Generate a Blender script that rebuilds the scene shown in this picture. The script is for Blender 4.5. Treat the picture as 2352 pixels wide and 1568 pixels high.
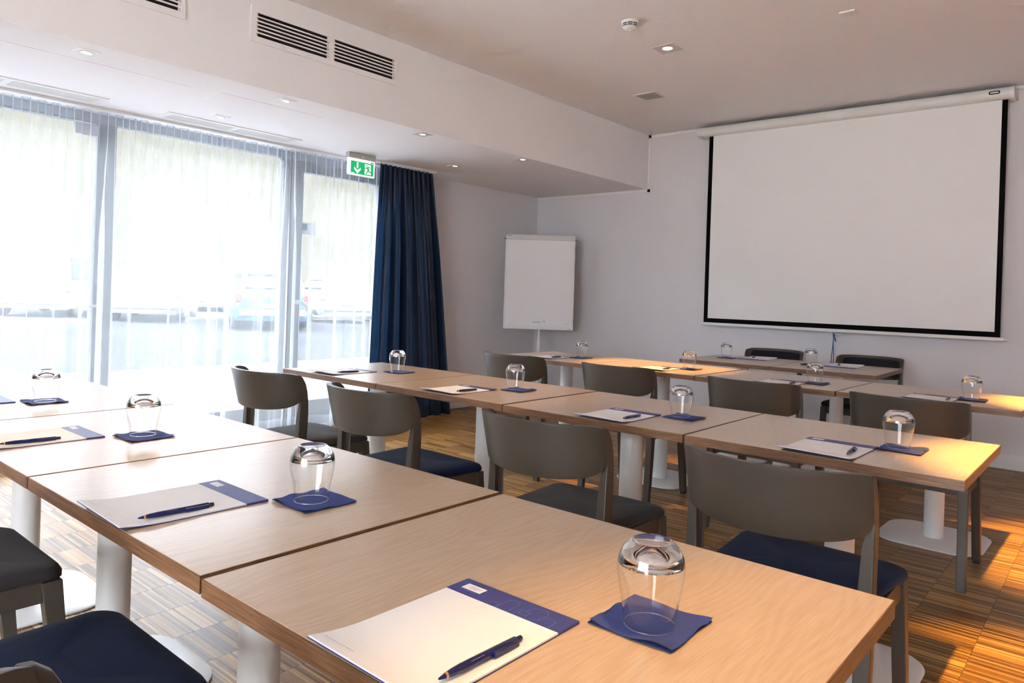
import bpy, math, random
from mathutils import Vector, Matrix
random.seed(7)
for o in list(bpy.data.objects): bpy.data.objects.remove(o, do_unlink=True)
SC = bpy.context.scene
COL = SC.collection
PI = math.pi

# ------------------------------------------------------------------ camera
CAM = Vector((3.4604, -2.159, 1.163)); YAW, PITCH, ROLL = 0.7081, -0.0021, 0.033
FPX, PX0, PY0 = 1659.32, 1176.0, 784.0 - 102.21
_f = Vector((-math.sin(YAW)*math.cos(PITCH), math.cos(YAW)*math.cos(PITCH), math.sin(PITCH)))
_r = Vector((math.cos(YAW), math.sin(YAW), 0)); _u = _r.cross(_f)
_r, _u = math.cos(ROLL)*_r + math.sin(ROLL)*_u, -math.sin(ROLL)*_r + math.cos(ROLL)*_u
cd = bpy.data.cameras.new('camera'); cam = bpy.data.objects.new('camera', cd); COL.objects.link(cam)
cd.sensor_width = 36; cd.lens = FPX/2352*36; cd.shift_y = -102.21/2352; cd.clip_start = .02; cd.clip_end = 400
_m = Matrix((( _r.x, _u.x, -_f.x), (_r.y, _u.y, -_f.y), (_r.z, _u.z, -_f.z))).to_4x4(); _m.translation = CAM
cam.matrix_world = _m
SC.camera = cam
def onz(px, py, z):
    d = _f + _r*((px-PX0)/FPX) - _u*((py-PY0)/FPX); return CAM + d*((z-CAM.z)/d.z)
def onx(px, py, x):
    d = _f + _r*((px-PX0)/FPX) - _u*((py-PY0)/FPX); return CAM + d*((x-CAM.x)/d.x)
def ony(px, py, y):
    d = _f + _r*((px-PX0)/FPX) - _u*((py-PY0)/FPX); return CAM + d*((y-CAM.y)/d.y)
def pix(p):
    v = Vector(p)-CAM; z = v.dot(_f); return (PX0+FPX*v.dot(_r)/z, PY0-FPX*v.dot(_u)/z, z)

# ------------------------------------------------------------------ light
SKY, SUN, LAMP, EXPO = 8.0, 26.0, 58.0, 1.3
w = bpy.data.worlds.new('sky'); SC.world = w; w.use_nodes = True
bg = w.node_tree.nodes['Background']; bg.inputs[0].default_value = (.84, .885, 1.0, 1); bg.inputs[1].default_value = SKY
sd = bpy.data.lights.new('sun', 'SUN'); sd.energy = SUN; sd.angle = .009; sd.color = (1, .95, .86)
so = bpy.data.objects.new('sun', sd); COL.objects.link(so)
so.rotation_euler = Vector((-math.cos(.54), -.06, -math.sin(.54))).to_track_quat('-Z', 'Y').to_euler()
pd = bpy.data.lights.new('window_portal', 'AREA'); pd.shape = 'RECTANGLE'; pd.size = 2.25; pd.size_y = 4.8; pd.cycles.is_portal = True
po = bpy.data.objects.new('window_portal', pd); COL.objects.link(po); po.location = (-1.99, -.2, 1.12)
po.rotation_euler = (0, -PI/2, 0)
pd2 = bpy.data.lights.new('fill_window_portal', 'AREA'); pd2.shape = 'RECTANGLE'; pd2.size = 2.5; pd2.size_y = 2.5; pd2.cycles.is_portal = True
po2 = bpy.data.objects.new('fill_window_portal', pd2); COL.objects.link(po2); po2.location = (3.15, -5.21, 1.25); po2.rotation_euler = (PI/2, 0, 0)  # portal for the fill window added in the back wall
SC.view_settings.view_transform = 'Standard'; SC.view_settings.look = 'None'; SC.view_settings.gamma = 1
SC.view_settings.exposure = EXPO; SC.view_settings.use_curve_mapping = False
SC.cycles.use_denoising = True; SC.cycles.max_bounces = 8; SC.cycles.transparent_max_bounces = 10; SC.cycles.use_adaptive_sampling = True; SC.cycles.adaptive_threshold = .15; SC.cycles.adaptive_min_samples = 20
SC.cycles.diffuse_bounces = 4; SC.cycles.glossy_bounces = 3; SC.cycles.transmission_bounces = 8; SC.cycles.caustics_reflective = False; SC.cycles.sample_clamp_indirect = 6

# ------------------------------------------------------------------ materials
class NT:
    def __init__(s, name):
        s.m = bpy.data.materials.new(name); s.m.use_nodes = True; s.t = s.m.node_tree; s.n = s.t.nodes
        s.b = s.n['Principled BSDF']; s.out = s.n['Material Output']
    def node(s, typ, **kw):
        n = s.n.new(typ)
        for k, v in kw.items(): setattr(n, k, v)
        return n
    def link(s, a, b): s.t.links.new(a, b)
    def val(s, inp, v):
        if hasattr(v, 'is_output'): s.link(v, inp)
        else: inp.default_value = v
    def math(s, op, a, b=0.0, c=0.0):
        n = s.node('ShaderNodeMath', operation=op); s.val(n.inputs[0], a); s.val(n.inputs[1], b); s.val(n.inputs[2], c); return n.outputs[0]
    def coords(s, kind='Object'):
        if kind == 'World': return s.node('ShaderNodeNewGeometry').outputs['Position']
        return s.node('ShaderNodeTexCoord').outputs[kind]
    def mapping(s, v, scale=(1,1,1), loc=(0,0,0)):
        n = s.node('ShaderNodeMapping'); s.link(v, n.inputs[0]); n.inputs[3].default_value = scale; s.val(n.inputs[1], loc); return n.outputs[0]
    def noise(s, v, scale, detail=3, rough=.5, dist=0):
        n = s.node('ShaderNodeTexNoise'); s.link(v, n.inputs['Vector']); n.inputs['Scale'].default_value = scale
        n.inputs['Detail'].default_value = detail; n.inputs['Roughness'].default_value = rough; n.inputs['Distortion'].default_value = dist; return n.outputs[0]
    def ramp(s, v, stops):
        n = s.node('ShaderNodeValToRGB'); s.link(v, n.inputs[0]); e = n.color_ramp.elements
        while len(e) < len(stops): e.new(.5)
        for i, (p, c) in enumerate(stops): e[i].position = p; e[i].color = (*c, 1)
        return n.outputs[0]
    def mix(s, f, a, b, mode='MIX'):
        n = s.node('ShaderNodeMix', data_type='RGBA', blend_type=mode); s.val(n.inputs[0], f)
        for i, v in ((6, a), (7, b)):
            if hasattr(v, 'is_output'): s.link(v, n.inputs[i])
            else: n.inputs[i].default_value = (*v, 1)
        return n.outputs[2]
    def bump(s, h, strength=.2, dist=.001):
        n = s.node('ShaderNodeBump'); n.inputs['Strength'].default_value = strength; n.inputs['Distance'].default_value = dist
        s.link(h, n.inputs['Height']); s.link(n.outputs[0], s.b.inputs['Normal'])
    def base(s, c):
        if hasattr(c, 'is_output'): s.link(c, s.b.inputs['Base Color'])
        else: s.b.inputs['Base Color'].default_value = (*c, 1)
    def set(s, **kw):
        for k, v in kw.items(): s.val(s.b.inputs[k.replace('_', ' ')], v)
        return s
M = {}
def simple(name, c, rough=.5, metal=0, var=.06, scale=40, bump=0, spec=.5, **kw):
    t = NT(name); v = t.coords(); n = t.noise(v, scale, 3)
    t.base(t.mix(n, tuple(x*(1-var) for x in c), tuple(min(1, x*(1+var)) for x in c)))
    t.set(Roughness=rough, Metallic=metal, **{'Specular_IOR_Level': spec}); t.set(**kw)
    if bump: t.bump(n, bump, .0006)
    M[name] = t.m; return t.m
def emit(name, c, s, b=(.8, .8, .8)):
    t = NT(name); t.base(b); t.b.inputs['Emission Color'].default_value = (*c, 1); t.b.inputs['Emission Strength'].default_value = s; M[name] = t.m

simple('wall_paint', (.73, .705, .725), .75, var=.015, scale=220, bump=.08)
simple('ceiling_paint', (.87, .85, .865), .8, var=.012, scale=90, bump=.04)
simple('trim_paint', (.78, .77, .76), .5, var=.01)
simple('white_metal', (.80, .80, .79), .38, var=.015)
simple('grey_plate', (.62, .61, .61), .4, var=.02)
simple('grey_mesh', (.42, .41, .41), .7, var=.1, scale=900)
simple('black', (.004, .004, .005), .9, var=.2, spec=.1)
simple('dark_void', (.004, .004, .004), .9)
simple('chair_lacquer', (.060, .047, .036), .38, var=.05, scale=30, bump=.03)
simple('fabric_navy', (.0025, .010, .042), .9, var=.25, scale=900, bump=.3, Sheen_Weight=.05, spec=.1)
simple('fabric_taupe', (.032, .027, .029), .9, var=.25, scale=900, bump=.3, Sheen_Weight=.08, spec=.2)
simple('fabric_black', (.012, .013, .018), .9, var=.25, scale=900, bump=.3, Sheen_Weight=.05, spec=.2)
simple('rubber', (.01, .01, .01), .7)
simple('navy_print', (.042, .045, .20), .45, var=.06)
simple('navy_plastic', (.008, .010, .085), .22, var=.05)
simple('label_white', (.80, .78, .76), .6)
simple('line_blue', (.14, .24, .55), .5)
simple('purple_ink', (.16, .10, .36), .6)
simple('grey_ink', (.40, .40, .44), .6)
simple('napkin_paper', (.030, .046, .20), .85, var=.10, scale=300, bump=.25)
simple('flip_paper', (.84, .82, .84), .8, var=.01)
simple('aluminium', (.62, .61, .60), .35, metal=.6, var=.03)
simple('screen_fabric', (.83, .82, .81), .75, var=.012, scale=3)
simple('case_enamel', (.74, .73, .70), .3, var=.01)
simple('cord_blue', (.012, .10, .36), .6)
simple('brass', (.62, .38, .16), .35, metal=.8)
simple('frame_grey', (.20, .21, .22), .45, var=.04)
simple('exit_grey', (.45, .45, .46), .45)
emit('exit_white', (1, 1, 1), .25); emit('exit_green', (0, .62, .20), .22, (0, .34, .10))
emit('lens_warm', (1, .74, .36), 7)
emit('lens_cool', (1, .93, .82), 3.5)
simple('car_white', (.17, .17, .17), .4, var=.01); simple('car_blue', (.05, .12, .24), .25, var=.02); simple('car_silver', (.3, .31, .32), .25, var=.02)
simple('car_window', (.02, .024, .03), .3, spec=.15); simple('tyre', (.02, .02, .02), .8); simple('tail_red', (.55, .04, .03), .25)
simple('facade', (.55, .53, .50), .8)

def oak(name, edge=False):
    t = NT(name); v = t.coords('Object')
    oi = t.node('ShaderNodeObjectInfo').outputs['Random']
    sh = t.node('ShaderNodeCombineXYZ'); t.link(t.math('MULTIPLY', oi, 37.0), sh.inputs[0]); t.link(t.math('MULTIPLY', oi, 19.0), sh.inputs[1])
    if edge:
        p = t.mapping(v, (3, 3, 90), sh.outputs[0]); fine = t.noise(p, 4, 4, .6)
        col = t.ramp(fine, [(.3, (.105, .044, .019)), (.5, (.165, .076, .035)), (.72, (.26, .14, .075))])
        t.set(Roughness=.45)
    else:
        warp = t.noise(t.mapping(v, (2.2, .55, 1), sh.outputs[0]), 2.0, 2, .5)
        vv = t.node('ShaderNodeVectorMath', operation='ADD'); t.link(t.mapping(v, (1, .12, 1), sh.outputs[0]), vv.inputs[0])
        wv = t.node('ShaderNodeCombineXYZ'); t.link(t.math('MULTIPLY', warp, .55), wv.inputs[0]); t.link(wv.outputs[0], vv.inputs[1])
        wave = t.node('ShaderNodeTexWave', wave_type='BANDS', bands_direction='X', wave_profile='SIN')
        t.link(vv.outputs[0], wave.inputs[0]); wave.inputs['Scale'].default_value = 14; wave.inputs['Distortion'].default_value = 4.5
        wave.inputs['Detail'].default_value = 3; wave.inputs['Detail Scale'].default_value = 1.4
        fine = t.noise(t.mapping(v, (140, 5, 1), sh.outputs[0]), 3, 4, .6)
        broad = t.noise(t.mapping(v, (3, .7, 1), sh.outputs[0]), 2, 2)
        g = t.math('ADD', t.math('MULTIPLY', wave.outputs[1], .12), t.math('ADD', t.math('MULTIPLY', fine, .75), t.math('MULTIPLY', broad, .3)))
        col = t.ramp(g, [(.25, (.40, .265, .165)), (.55, (.50, .345, .225)), (.85, (.59, .43, .295))])
        t.bump(fine, .12, .0004)
        t.set(Roughness=.30, Coat_Weight=.5, Coat_Roughness=.22)
    t.base(col); M[name] = t.m
oak('oak_laminate'); oak('oak_edge', True)

def parquet():
    t = NT('parquet'); v = t.coords('World'); s = t.node('ShaderNodeSeparateXYZ'); t.link(v, s.inputs[0]); x, y = s.outputs[0], s.outputs[1]
    xc = t.math('DIVIDE', x, .22); yc = t.math('DIVIDE', y, .0095)
    colid = t.math('FLOOR', xc)
    yj = t.math('ADD', yc, t.math('MULTIPLY', colid, .37)); sid = t.math('FLOOR', yj)
    cv = t.node('ShaderNodeCombineXYZ'); t.link(colid, cv.inputs[0]); t.link(sid, cv.inputs[1])
    wn = t.node('ShaderNodeTexWhiteNoise', noise_dimensions='2D'); t.link(cv.outputs[0], wn.inputs['Vector'])
    pv = t.node('ShaderNodeCombineXYZ'); t.link(colid, pv.inputs[0]); t.link(t.math('FLOOR', t.math('DIVIDE', y, .152)), pv.inputs[1])
    pn = t.node('ShaderNodeTexWhiteNoise', noise_dimensions='2D'); t.link(pv.outputs[0], pn.inputs['Vector'])
    grain = t.noise(t.mapping(v, (9, 160, 1)), 3, 4, .6)
    g = t.math('ADD', t.math('MULTIPLY', wn.outputs[0], .62), t.math('ADD', t.math('MULTIPLY', grain, .32), t.math('MULTIPLY', pn.outputs[0], .16)))
    c = t.ramp(g, [(.15, (.055, .023, .006)), (.42, (.16, .074, .018)), (.65, (.28, .142, .036)), (.92, (.50, .30, .11))])
    fy = t.math('FRACT', yj); line = t.math('LESS_THAN', t.math('MINIMUM', fy, t.math('SUBTRACT', 1, fy)), .05)
    fx = t.math('FRACT', xc); lx = t.math('LESS_THAN', t.math('MINIMUM', fx, t.math('SUBTRACT', 1, fx)), .006)
    ln = t.math('MULTIPLY', t.math('MAXIMUM', line, t.math('MULTIPLY', lx, .6)), .45)
    t.base(t.mix(ln, c, (.06, .022, .008)))
    t.set(Roughness=t.math('ADD', .36, t.math('MULTIPLY', grain, .12)), Specular_IOR_Level=.35)
    t.bump(t.math('ADD', t.math('MULTIPLY', wn.outputs[0], .6), t.math('MULTIPLY', ln, -1.0)), .12, .0006)
    M['parquet'] = t.m
parquet()

def paper():
    t = NT('ruled_paper'); v = t.coords('Object'); s = t.node('ShaderNodeSeparateXYZ'); t.link(v, s.inputs[0])
    f = t.math('FRACT', t.math('DIVIDE', s.outputs[1], .0068)); l = t.math('LESS_THAN', f, .07)
    m = t.math('LESS_THAN', t.math('ABSOLUTE', t.math('SUBTRACT', s.outputs[0], .083)), .0004)
    t.base(t.mix(t.math('MULTIPLY', t.math('MAXIMUM', l, m), .35), (.80, .77, .76), (.52, .50, .56))); t.set(Roughness=.75); M['ruled_paper'] = t.m
paper()

def sheer():
    t = NT('sheer_voile'); v = t.coords('Object')
    tr = t.node('ShaderNodeBsdfTransparent'); tr.inputs[0].default_value = (.97, .98, 1, 1)
    tl = t.node('ShaderNodeBsdfTranslucent'); tl.inputs[0].default_value = (.76, .80, .85, 1)
    df = t.node('ShaderNodeBsdfDiffuse'); df.inputs[0].default_value = (.78, .83, .90, 1)
    a = t.node('ShaderNodeMixShader'); a.inputs[0].default_value = .40; t.link(tl.outputs[0], a.inputs[1]); t.link(df.outputs[0], a.inputs[2])
    weave = t.noise(t.mapping(v, (1, 1, .02)), 300, 2)
    lw = t.node('ShaderNodeLayerWeight'); lw.inputs[0].default_value = .5
    fz = t.math('MULTIPLY', t.math('POWER', lw.outputs['Facing'], 2.0), .85)
    b = t.node('ShaderNodeMixShader'); t.link(t.math('ADD', fz, t.math('ADD', .16, t.math('MULTIPLY', weave, .12))), b.inputs[0])
    t.link(tr.outputs[0], b.inputs[1]); t.link(a.outputs[0], b.inputs[2]); t.link(b.outputs[0], t.out.inputs[0]); M['sheer_voile'] = t.m
sheer()
def drape():
    t = NT('drape_navy'); v = t.coords('Object'); n = t.noise(t.mapping(v, (1, 1, .1)), 120, 3)
    t.base(t.mix(n, (.004, .008, .020), (.008, .016, .040))); t.set(Roughness=.5, Sheen_Weight=.12, Sheen_Roughness=.4, Specular_IOR_Level=.35)
    t.b.inputs['Sheen Tint'].default_value = (.35, .5, .9, 1); t.bump(n, .1, .0006)
    tl = t.node('ShaderNodeBsdfTranslucent'); tl.inputs[0].default_value = (.03, .14, .34, 1)
    m = t.node('ShaderNodeMixShader'); m.inputs[0].default_value = .07; t.link(t.b.outputs[0], m.inputs[1]); t.link(tl.outputs[0], m.inputs[2]); t.link(m.outputs[0], t.out.inputs[0])
    M['drape_navy'] = t.m
drape()
def thin_glass(name, tint, refl=1.0):
    t = NT(name); tr = t.node('ShaderNodeBsdfTransparent'); tr.inputs[0].default_value = (*tint, 1)
    gl = t.node('ShaderNodeBsdfGlossy'); gl.inputs['Roughness'].default_value = .01
    lw = t.node('ShaderNodeLayerWeight'); lw.inputs[0].default_value = .5
    fr = t.math('ADD', .045, t.math('MULTIPLY', t.math('POWER', lw.outputs['Facing'], 3.2), .95*refl))
    m = t.node('ShaderNodeMixShader'); t.link(fr, m.inputs[0]); t.link(tr.outputs[0], m.inputs[1]); t.link(gl.outputs[0], m.inputs[2])
    t.link(m.outputs[0], t.out.inputs[0]); M[name] = t.m
thin_glass('window_glass', (.96, .98, .97)); thin_glass('tumbler_wall', (.985, .988, .985), 1.0)
t = NT('tumbler_base'); t.base((1, 1, 1)); t.set(Roughness=.0, Transmission_Weight=1.0, IOR=1.45); M['tumbler_base'] = t.m
def ground_mat(name, c1, c2, sc):
    t = NT(name); n = t.noise(t.coords('World'), sc, 5, .6); t.base(t.ramp(n, [(.35, c1), (.65, c2)])); t.set(Roughness=.9, Specular_IOR_Level=0.0); M[name] = t.m
ground_mat('asphalt', (.042, .043, .046), (.052, .052, .053), .8)
ground_mat('bounce_apron_pale', (.33, .33, .34), (.38, .38, .38), .8)
ground_mat('bounce_paving', (.60, .585, .57), (.70, .685, .67), 1.5)
ground_mat('hill_grass', (.0235, .0226, .0180), (.029, .0280, .0228), .35)

# ------------------------------------------------------------------ mesh helpers
class MB:
    def __init__(s): s.v = []; s.f = []; s.mi = []
    def add(s, v, f, mi=0):
        b = len(s.v); s.v += [tuple(p) for p in v]; s.f += [tuple(i+b for i in q) for q in f]; s.mi += [mi]*len(f); return s
    def box(s, x0, x1, y0, y1, z0, z1, mi=0):
        v = [(x0,y0,z0),(x1,y0,z0),(x1,y1,z0),(x0,y1,z0),(x0,y0,z1),(x1,y0,z1),(x1,y1,z1),(x0,y1,z1)]
        return s.add(v, [(0,3,2,1),(4,5,6,7),(0,1,5,4),(1,2,6,5),(2,3,7,6),(3,0,4,7)], mi)
    def prism(s, poly, axis, a, b, mi=0):
        # poly: list of 2D points in the plane of the two other axes (cyclic order), extruded from a to b along axis
        def P(p, t): return {'x': (t, p[0], p[1]), 'y': (p[0], t, p[1]), 'z': (p[0], p[1], t)}[axis]
        n = len(poly); v = [P(p, a) for p in poly] + [P(p, b) for p in poly]
        return s.add(v, [tuple(range(n))[::-1], tuple(range(n, 2*n))] + [(i, (i+1) % n, n+(i+1) % n, n+i) for i in range(n)], mi)
    def lathe(s, prof, n=32, c=(0,0,0), close=False, axis='z', mi=0):
        v = []; f = []; k = len(prof)
        for i in range(n):
            a = 2*PI*i/n
            for r, h in prof:
                p = (r*math.cos(a), r*math.sin(a), h)
                if axis == 'x': p = (p[2], p[0], p[1])
                if axis == 'y': p = (p[0], p[2], p[1])
                v.append((p[0]+c[0], p[1]+c[1], p[2]+c[2]))
        for i in range(n):
            j = (i+1) % n
            for q in range(k if close else k-1):
                r = (q+1) % k; f.append((i*k+q, j*k+q, j*k+r, i*k+r))
        return s.add(v, f, mi)
    def tube(s, pts, r, n=10, mi=0):
        pts = [Vector(p) for p in pts]; v = []; f = []; up = Vector((0, 0, 1))
        for i, p in enumerate(pts):
            d = (pts[min(i+1, len(pts)-1)]-pts[max(i-1, 0)]).normalized()
            a = d.cross(up); a = a.normalized() if a.length > 1e-3 else Vector((1, 0, 0)); b = d.cross(a).normalized()
            for k in range(n): v.append(p+a*(r*math.cos(2*PI*k/n))+b*(r*math.sin(2*PI*k/n)))
        for i in range(len(pts)-1):
            for k in range(n): f.append((i*n+k, i*n+(k+1) % n, (i+1)*n+(k+1) % n, (i+1)*n+k))
        f += [tuple(range(n))[::-1], tuple((len(pts)-1)*n+k for k in range(n))]
        return s.add(v, f, mi)
    def grid(s, fn, nu, nv, mi=0):
        v = [fn(i/nu, j/nv) for i in range(nu+1) for j in range(nv+1)]
        return s.add(v, [(i*(nv+1)+j, (i+1)*(nv+1)+j, (i+1)*(nv+1)+j+1, i*(nv+1)+j+1) for i in range(nu) for j in range(nv)], mi)
    def rings(s, rings, cap0=True, cap1=True, mi=0):
        n = len(rings[0]); v = [p for r in rings for p in r]; f = []
        for i in range(len(rings)-1):
            for k in range(n): f.append((i*n+k, i*n+(k+1) % n, (i+1)*n+(k+1) % n, (i+1)*n+k))
        if cap0: f.append(tuple(range(n))[::-1])
        if cap1: f.append(tuple((len(rings)-1)*n+k for k in range(n)))
        return s.add(v, f, mi)
    def mesh(s, name, mats, smooth=None, bevel=0):
        me = bpy.data.meshes.new(name); me.from_pydata(s.v, [], s.f); me.validate()
        mats = mats if isinstance(mats, (list, tuple)) else [mats]
        for m in mats: me.materials.append(M[m])
        if len(mats) > 1 and len(me.polygons) == len(s.mi):
            for p, i in zip(me.polygons, s.mi): p.material_index = i
        import bmesh
        bm = bmesh.new(); bm.from_mesh(me); bmesh.ops.recalc_face_normals(bm, faces=bm.faces)
        if bevel: bmesh.ops.bevel(bm, geom=[e for e in bm.edges if e.is_manifold and e.calc_face_angle(0) > .6], offset=bevel, segments=2, profile=.6, affect='EDGES')
        if smooth is not None:
            for p in bm.faces: p.smooth = True
            for e in bm.edges:
                if len(e.link_faces) == 2 and e.calc_face_angle(0) > smooth: e.smooth = False
        bm.to_mesh(me); bm.free(); return me
def tag(o, label=None, cat=None, group=None, kind=None):
    if label: o['label'] = label
    if cat: o['category'] = cat
    if group: o['group'] = group
    if kind: o['kind'] = kind
    return o
def put(name, mesh, parent=None, loc=None, rot=None):
    o = bpy.data.objects.new(name, mesh); COL.objects.link(o)
    if parent is not None: o.parent = parent
    if loc is not None: o.location = loc
    if rot is not None: o.rotation_euler = rot
    return o
def obj(name, mb, mats, parent=None, smooth=None, bevel=0, loc=None, rot=None):
    return put(name, mb.mesh(name, mats, smooth, bevel), parent, loc, rot)
def thing(name, label, cat, loc=(0,0,0), rz=0, group=None):
    o = bpy.data.objects.new(name, None); COL.objects.link(o); o.location = loc; o.rotation_euler = (0, 0, rz)
    o.empty_display_size = .1; return tag(o, label, cat, group)
def struct(name, mb, mats, **kw):
    return tag(obj(name, mb, mats, **kw), kind='structure')
def clone(o, parent=None):
    c = o.copy(); COL.objects.link(c); c.parent = parent
    for ch in list(o.children): clone(ch, c)
    return c
def rrect(x0, x1, y0, y1, r, n=6):
    out = []
    for cx, cy, a0 in ((x1-r, y1-r, 0), (x0+r, y1-r, PI/2), (x0+r, y0+r, PI), (x1-r, y0+r, 1.5*PI)):
        out += [(cx+r*math.cos(a0+PI/2*k/n), cy+r*math.sin(a0+PI/2*k/n)) for k in range(n+1)]
    return out
def text_mesh(txt, size, mat):
    cu = bpy.data.curves.new('print', 'FONT'); cu.body = txt; cu.size = size; cu.align_x = 'CENTER'; cu.align_y = 'CENTER'; cu.resolution_u = 3
    o = bpy.data.objects.new('print', cu); COL.objects.link(o)
    me = bpy.data.meshes.new_from_object(o.evaluated_get(bpy.context.evaluated_depsgraph_get())); bpy.data.objects.remove(o, do_unlink=True)
    me.materials.clear(); me.materials.append(M[mat]); return me

# ------------------------------------------------------------------ the room
YW, KX, BX, ZL, ZC = 4.3024, -1.7257, -.3036, 2.2866, 2.8341
XR, YB = 5.0, -5.0
floor = struct('floor', MB().box(-1.98, XR, YB, YW, -.06, -.006), 'parquet')
struct('wall_front', MB().box(KX-.25, XR+.2, YW, YW+.2, -.06, ZC+.15), 'wall_paint')
struct('wall_right', MB().box(XR, XR+.2, YB, YW, -.06, ZC+.15), 'wall_paint')
struct('wall_back', MB().box(KX-.25, 1.9, YB-.2, YB, -.06, ZC+.15).box(4.4, XR+.2, YB-.2, YB, -.06, ZC+.15).box(1.9, 4.4, YB-.2, YB, 2.5, ZC+.15), 'wall_paint')
wb = struct('added_fill_window', MB().box(1.9, 4.4, YB-.14, YB-.08, 0, .06).box(1.9, 4.4, YB-.14, YB-.08, 2.44, 2.5).box(1.9, 1.96, YB-.14, YB-.08, .06, 2.44).box(4.34, 4.4, YB-.14, YB-.08, .06, 2.44).box(3.12, 3.18, YB-.14, YB-.08, .06, 2.44), 'white_metal')  # unseen window added behind the camera as fill light for the room
for _x0, _x1 in ((1.96, 3.12), (3.18, 4.34)): obj('pane', MB().box(_x0, _x1, YB-.113, YB-.107, .06, 2.44), 'window_glass', wb)
WY1 = 2.19     # window opening ends here, solid wall beyond
struct('wall_left', MB().box(KX-.25, KX, WY1, YW, -.06, ZL+.1).box(KX-.25, KX, YB, -2.6, -.06, ZL+.1), 'wall_paint')
struct('ceiling', MB().box(BX, XR, YB, YW, ZC, ZC+.15), 'ceiling_paint')
struct('trim_1', MB().box(KX-.25, BX, YB, YW, ZL, ZC+.15), 'ceiling_paint')          # bulkhead over the windows
struct('trim_2', MB().box(BX, XR, YW-.008, YW, ZC-.028, ZC).box(BX, BX+.028, YW-.008, YW, ZL-.028, ZC).box(KX, BX+.028, YW-.008, YW, ZL-.028, ZL), 'trim_paint')
struct('baseboard_front', MB().box(KX, XR, YW-.014, YW, 0, .112), 'trim_paint', bevel=.003)
struct('baseboard_left', MB().box(KX, KX+.014, WY1, YW-.014, 0, .10), 'trim_paint', bevel=.003)

# parquet panels: the 300 that show largest one by one, the rest as one
A_ROW, B_ROW, C_ROW, D_ROW = (.0551, -1.6434, .0023), (0, 0, 0), (-.0381, 1.762, -.0153), (.8878, 2.8004, .0221)
TW, TD, TH = .7885, .6822, .73
def panels():
    PXs, PYs = .22, .152; near = []; rest = MB()
    def hidden(p):
        d = Vector(p)-CAM; q = CAM+d*((TH-CAM.z)/d.z)
        for x0, y0, wx, wy in ((.05, -1.64, 3.16, .68), (0, 0, 3.16, .68), (-.04, 1.75, 3.16, .68), (.89, 2.8, 1.37, .79)):
            if x0 < q.x < x0+wx and y0 < q.y < y0+wy: return True
        return False
    me = MB().box(-PXs/2+.0004, PXs/2-.0004, -PYs/2+.0004, PYs/2-.0004, -.006, 0).mesh('parquet_panel', 'parquet')
    for i in range(math.floor(-1.72/PXs), math.ceil(XR/PXs)):
        for j in range(math.floor(YB/PYs), math.ceil(YW/PYs)):
            x, y = (i+.5)*PXs, (j+.5)*PYs
            if x-PXs/2 < KX or x+PXs/2 > XR or y+PYs/2 > YW or y-PYs/2 < YB: continue
            px, py, z = pix((x, y, 0))
            if z > .1 and -30 < px < 2382 and -30 < py < 1600 and not hidden((x, y, 0)): near.append((z, x, y))
            else: rest.box(x-PXs/2+.0004, x+PXs/2-.0004, y-PYs/2+.0004, y+PYs/2-.0004, -.006, 0)
    near.sort()
    for k, (z, x, y) in enumerate(near):
        if k < 298: put('parquet_panel', me, floor, (x, y, 0))
        else: rest.box(x-PXs/2+.0004, x+PXs/2-.0004, y-PYs/2+.0004, y+PYs/2-.0004, -.006, 0)
    tag(obj('parquet_field', rest, 'parquet', floor), kind='stuff')
panels()

# windows and the glazed exit door, in the plane x = -1.85
XF = -1.85
def glazing(name, y0, y1, z0, z1, fw_l, fw_r, fw_t, fw_b):
    o = struct(name, MB().box(XF-.035, XF+.035, y0, y0+fw_l, z0, z1).box(XF-.035, XF+.035, y1-fw_r, y1, z0, z1)
        .box(XF-.035, XF+.035, y0+fw_l, y1-fw_r, z1-fw_t, z1).box(XF-.035, XF+.035, y0+fw_l, y1-fw_r, z0, z0+fw_b), 'frame_grey', bevel=.004)
    obj('pane', MB().box(XF-.004, XF+.004, y0+fw_l, y1-fw_r, z0+fw_b, z1-fw_t), 'window_glass', o)
    return o
g1 = glazing('window_1', -1.75, -.255, 0, ZL, .06, .055, .07, .20)
obj('door_closer', MB().box(XF+.036, XF+.075, -.46, -.316, 2.125, 2.20), 'exit_grey', g1, bevel=.005)
obj('handle', MB().tube([(XF+.03, -.29, 1.0), (XF+.07, -.29, 1.0), (XF+.07, -.40, 1.0)], .009), 'aluminium', g1, smooth=.6)
g2 = glazing('window_2', -.245, 1.16, 0, ZL, .055, .07, .06, .20)
g3 = glazing('window_3', -2.6, -1.76, 0, ZL, .06, .06, .07, .20)
g4 = glazing('door_1', 1.165, 2.18, 0, ZL, .115, .11, .15, .22)
obj('push_bar', MB().tube([(XF+.036, 1.24, 1.05), (XF+.075, 1.27, 1.045), (XF+.08, 1.31, 1.02), (XF+.08, 1.345, .955), (XF+.08, 1.37, .925), (XF+.08, 1.40, .92), (XF+.08, 2.10, .92), (XF+.036, 2.12, .92)], .021), 'grey_plate', g4, smooth=.6)
st = obj('notice', MB().box(XF+.005, XF+.0065, 1.285, 1.43, 1.62, 1.72), 'grey_plate', g4)
obj('pictogram', MB().box(XF+.0066, XF+.0075, 1.292, 1.345, 1.655, 1.71), 'car_blue', st)
struct('trim_3', MB().box(KX-.25, KX-.02, -2.6, WY1, -.03, .012), 'grey_plate')

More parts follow.
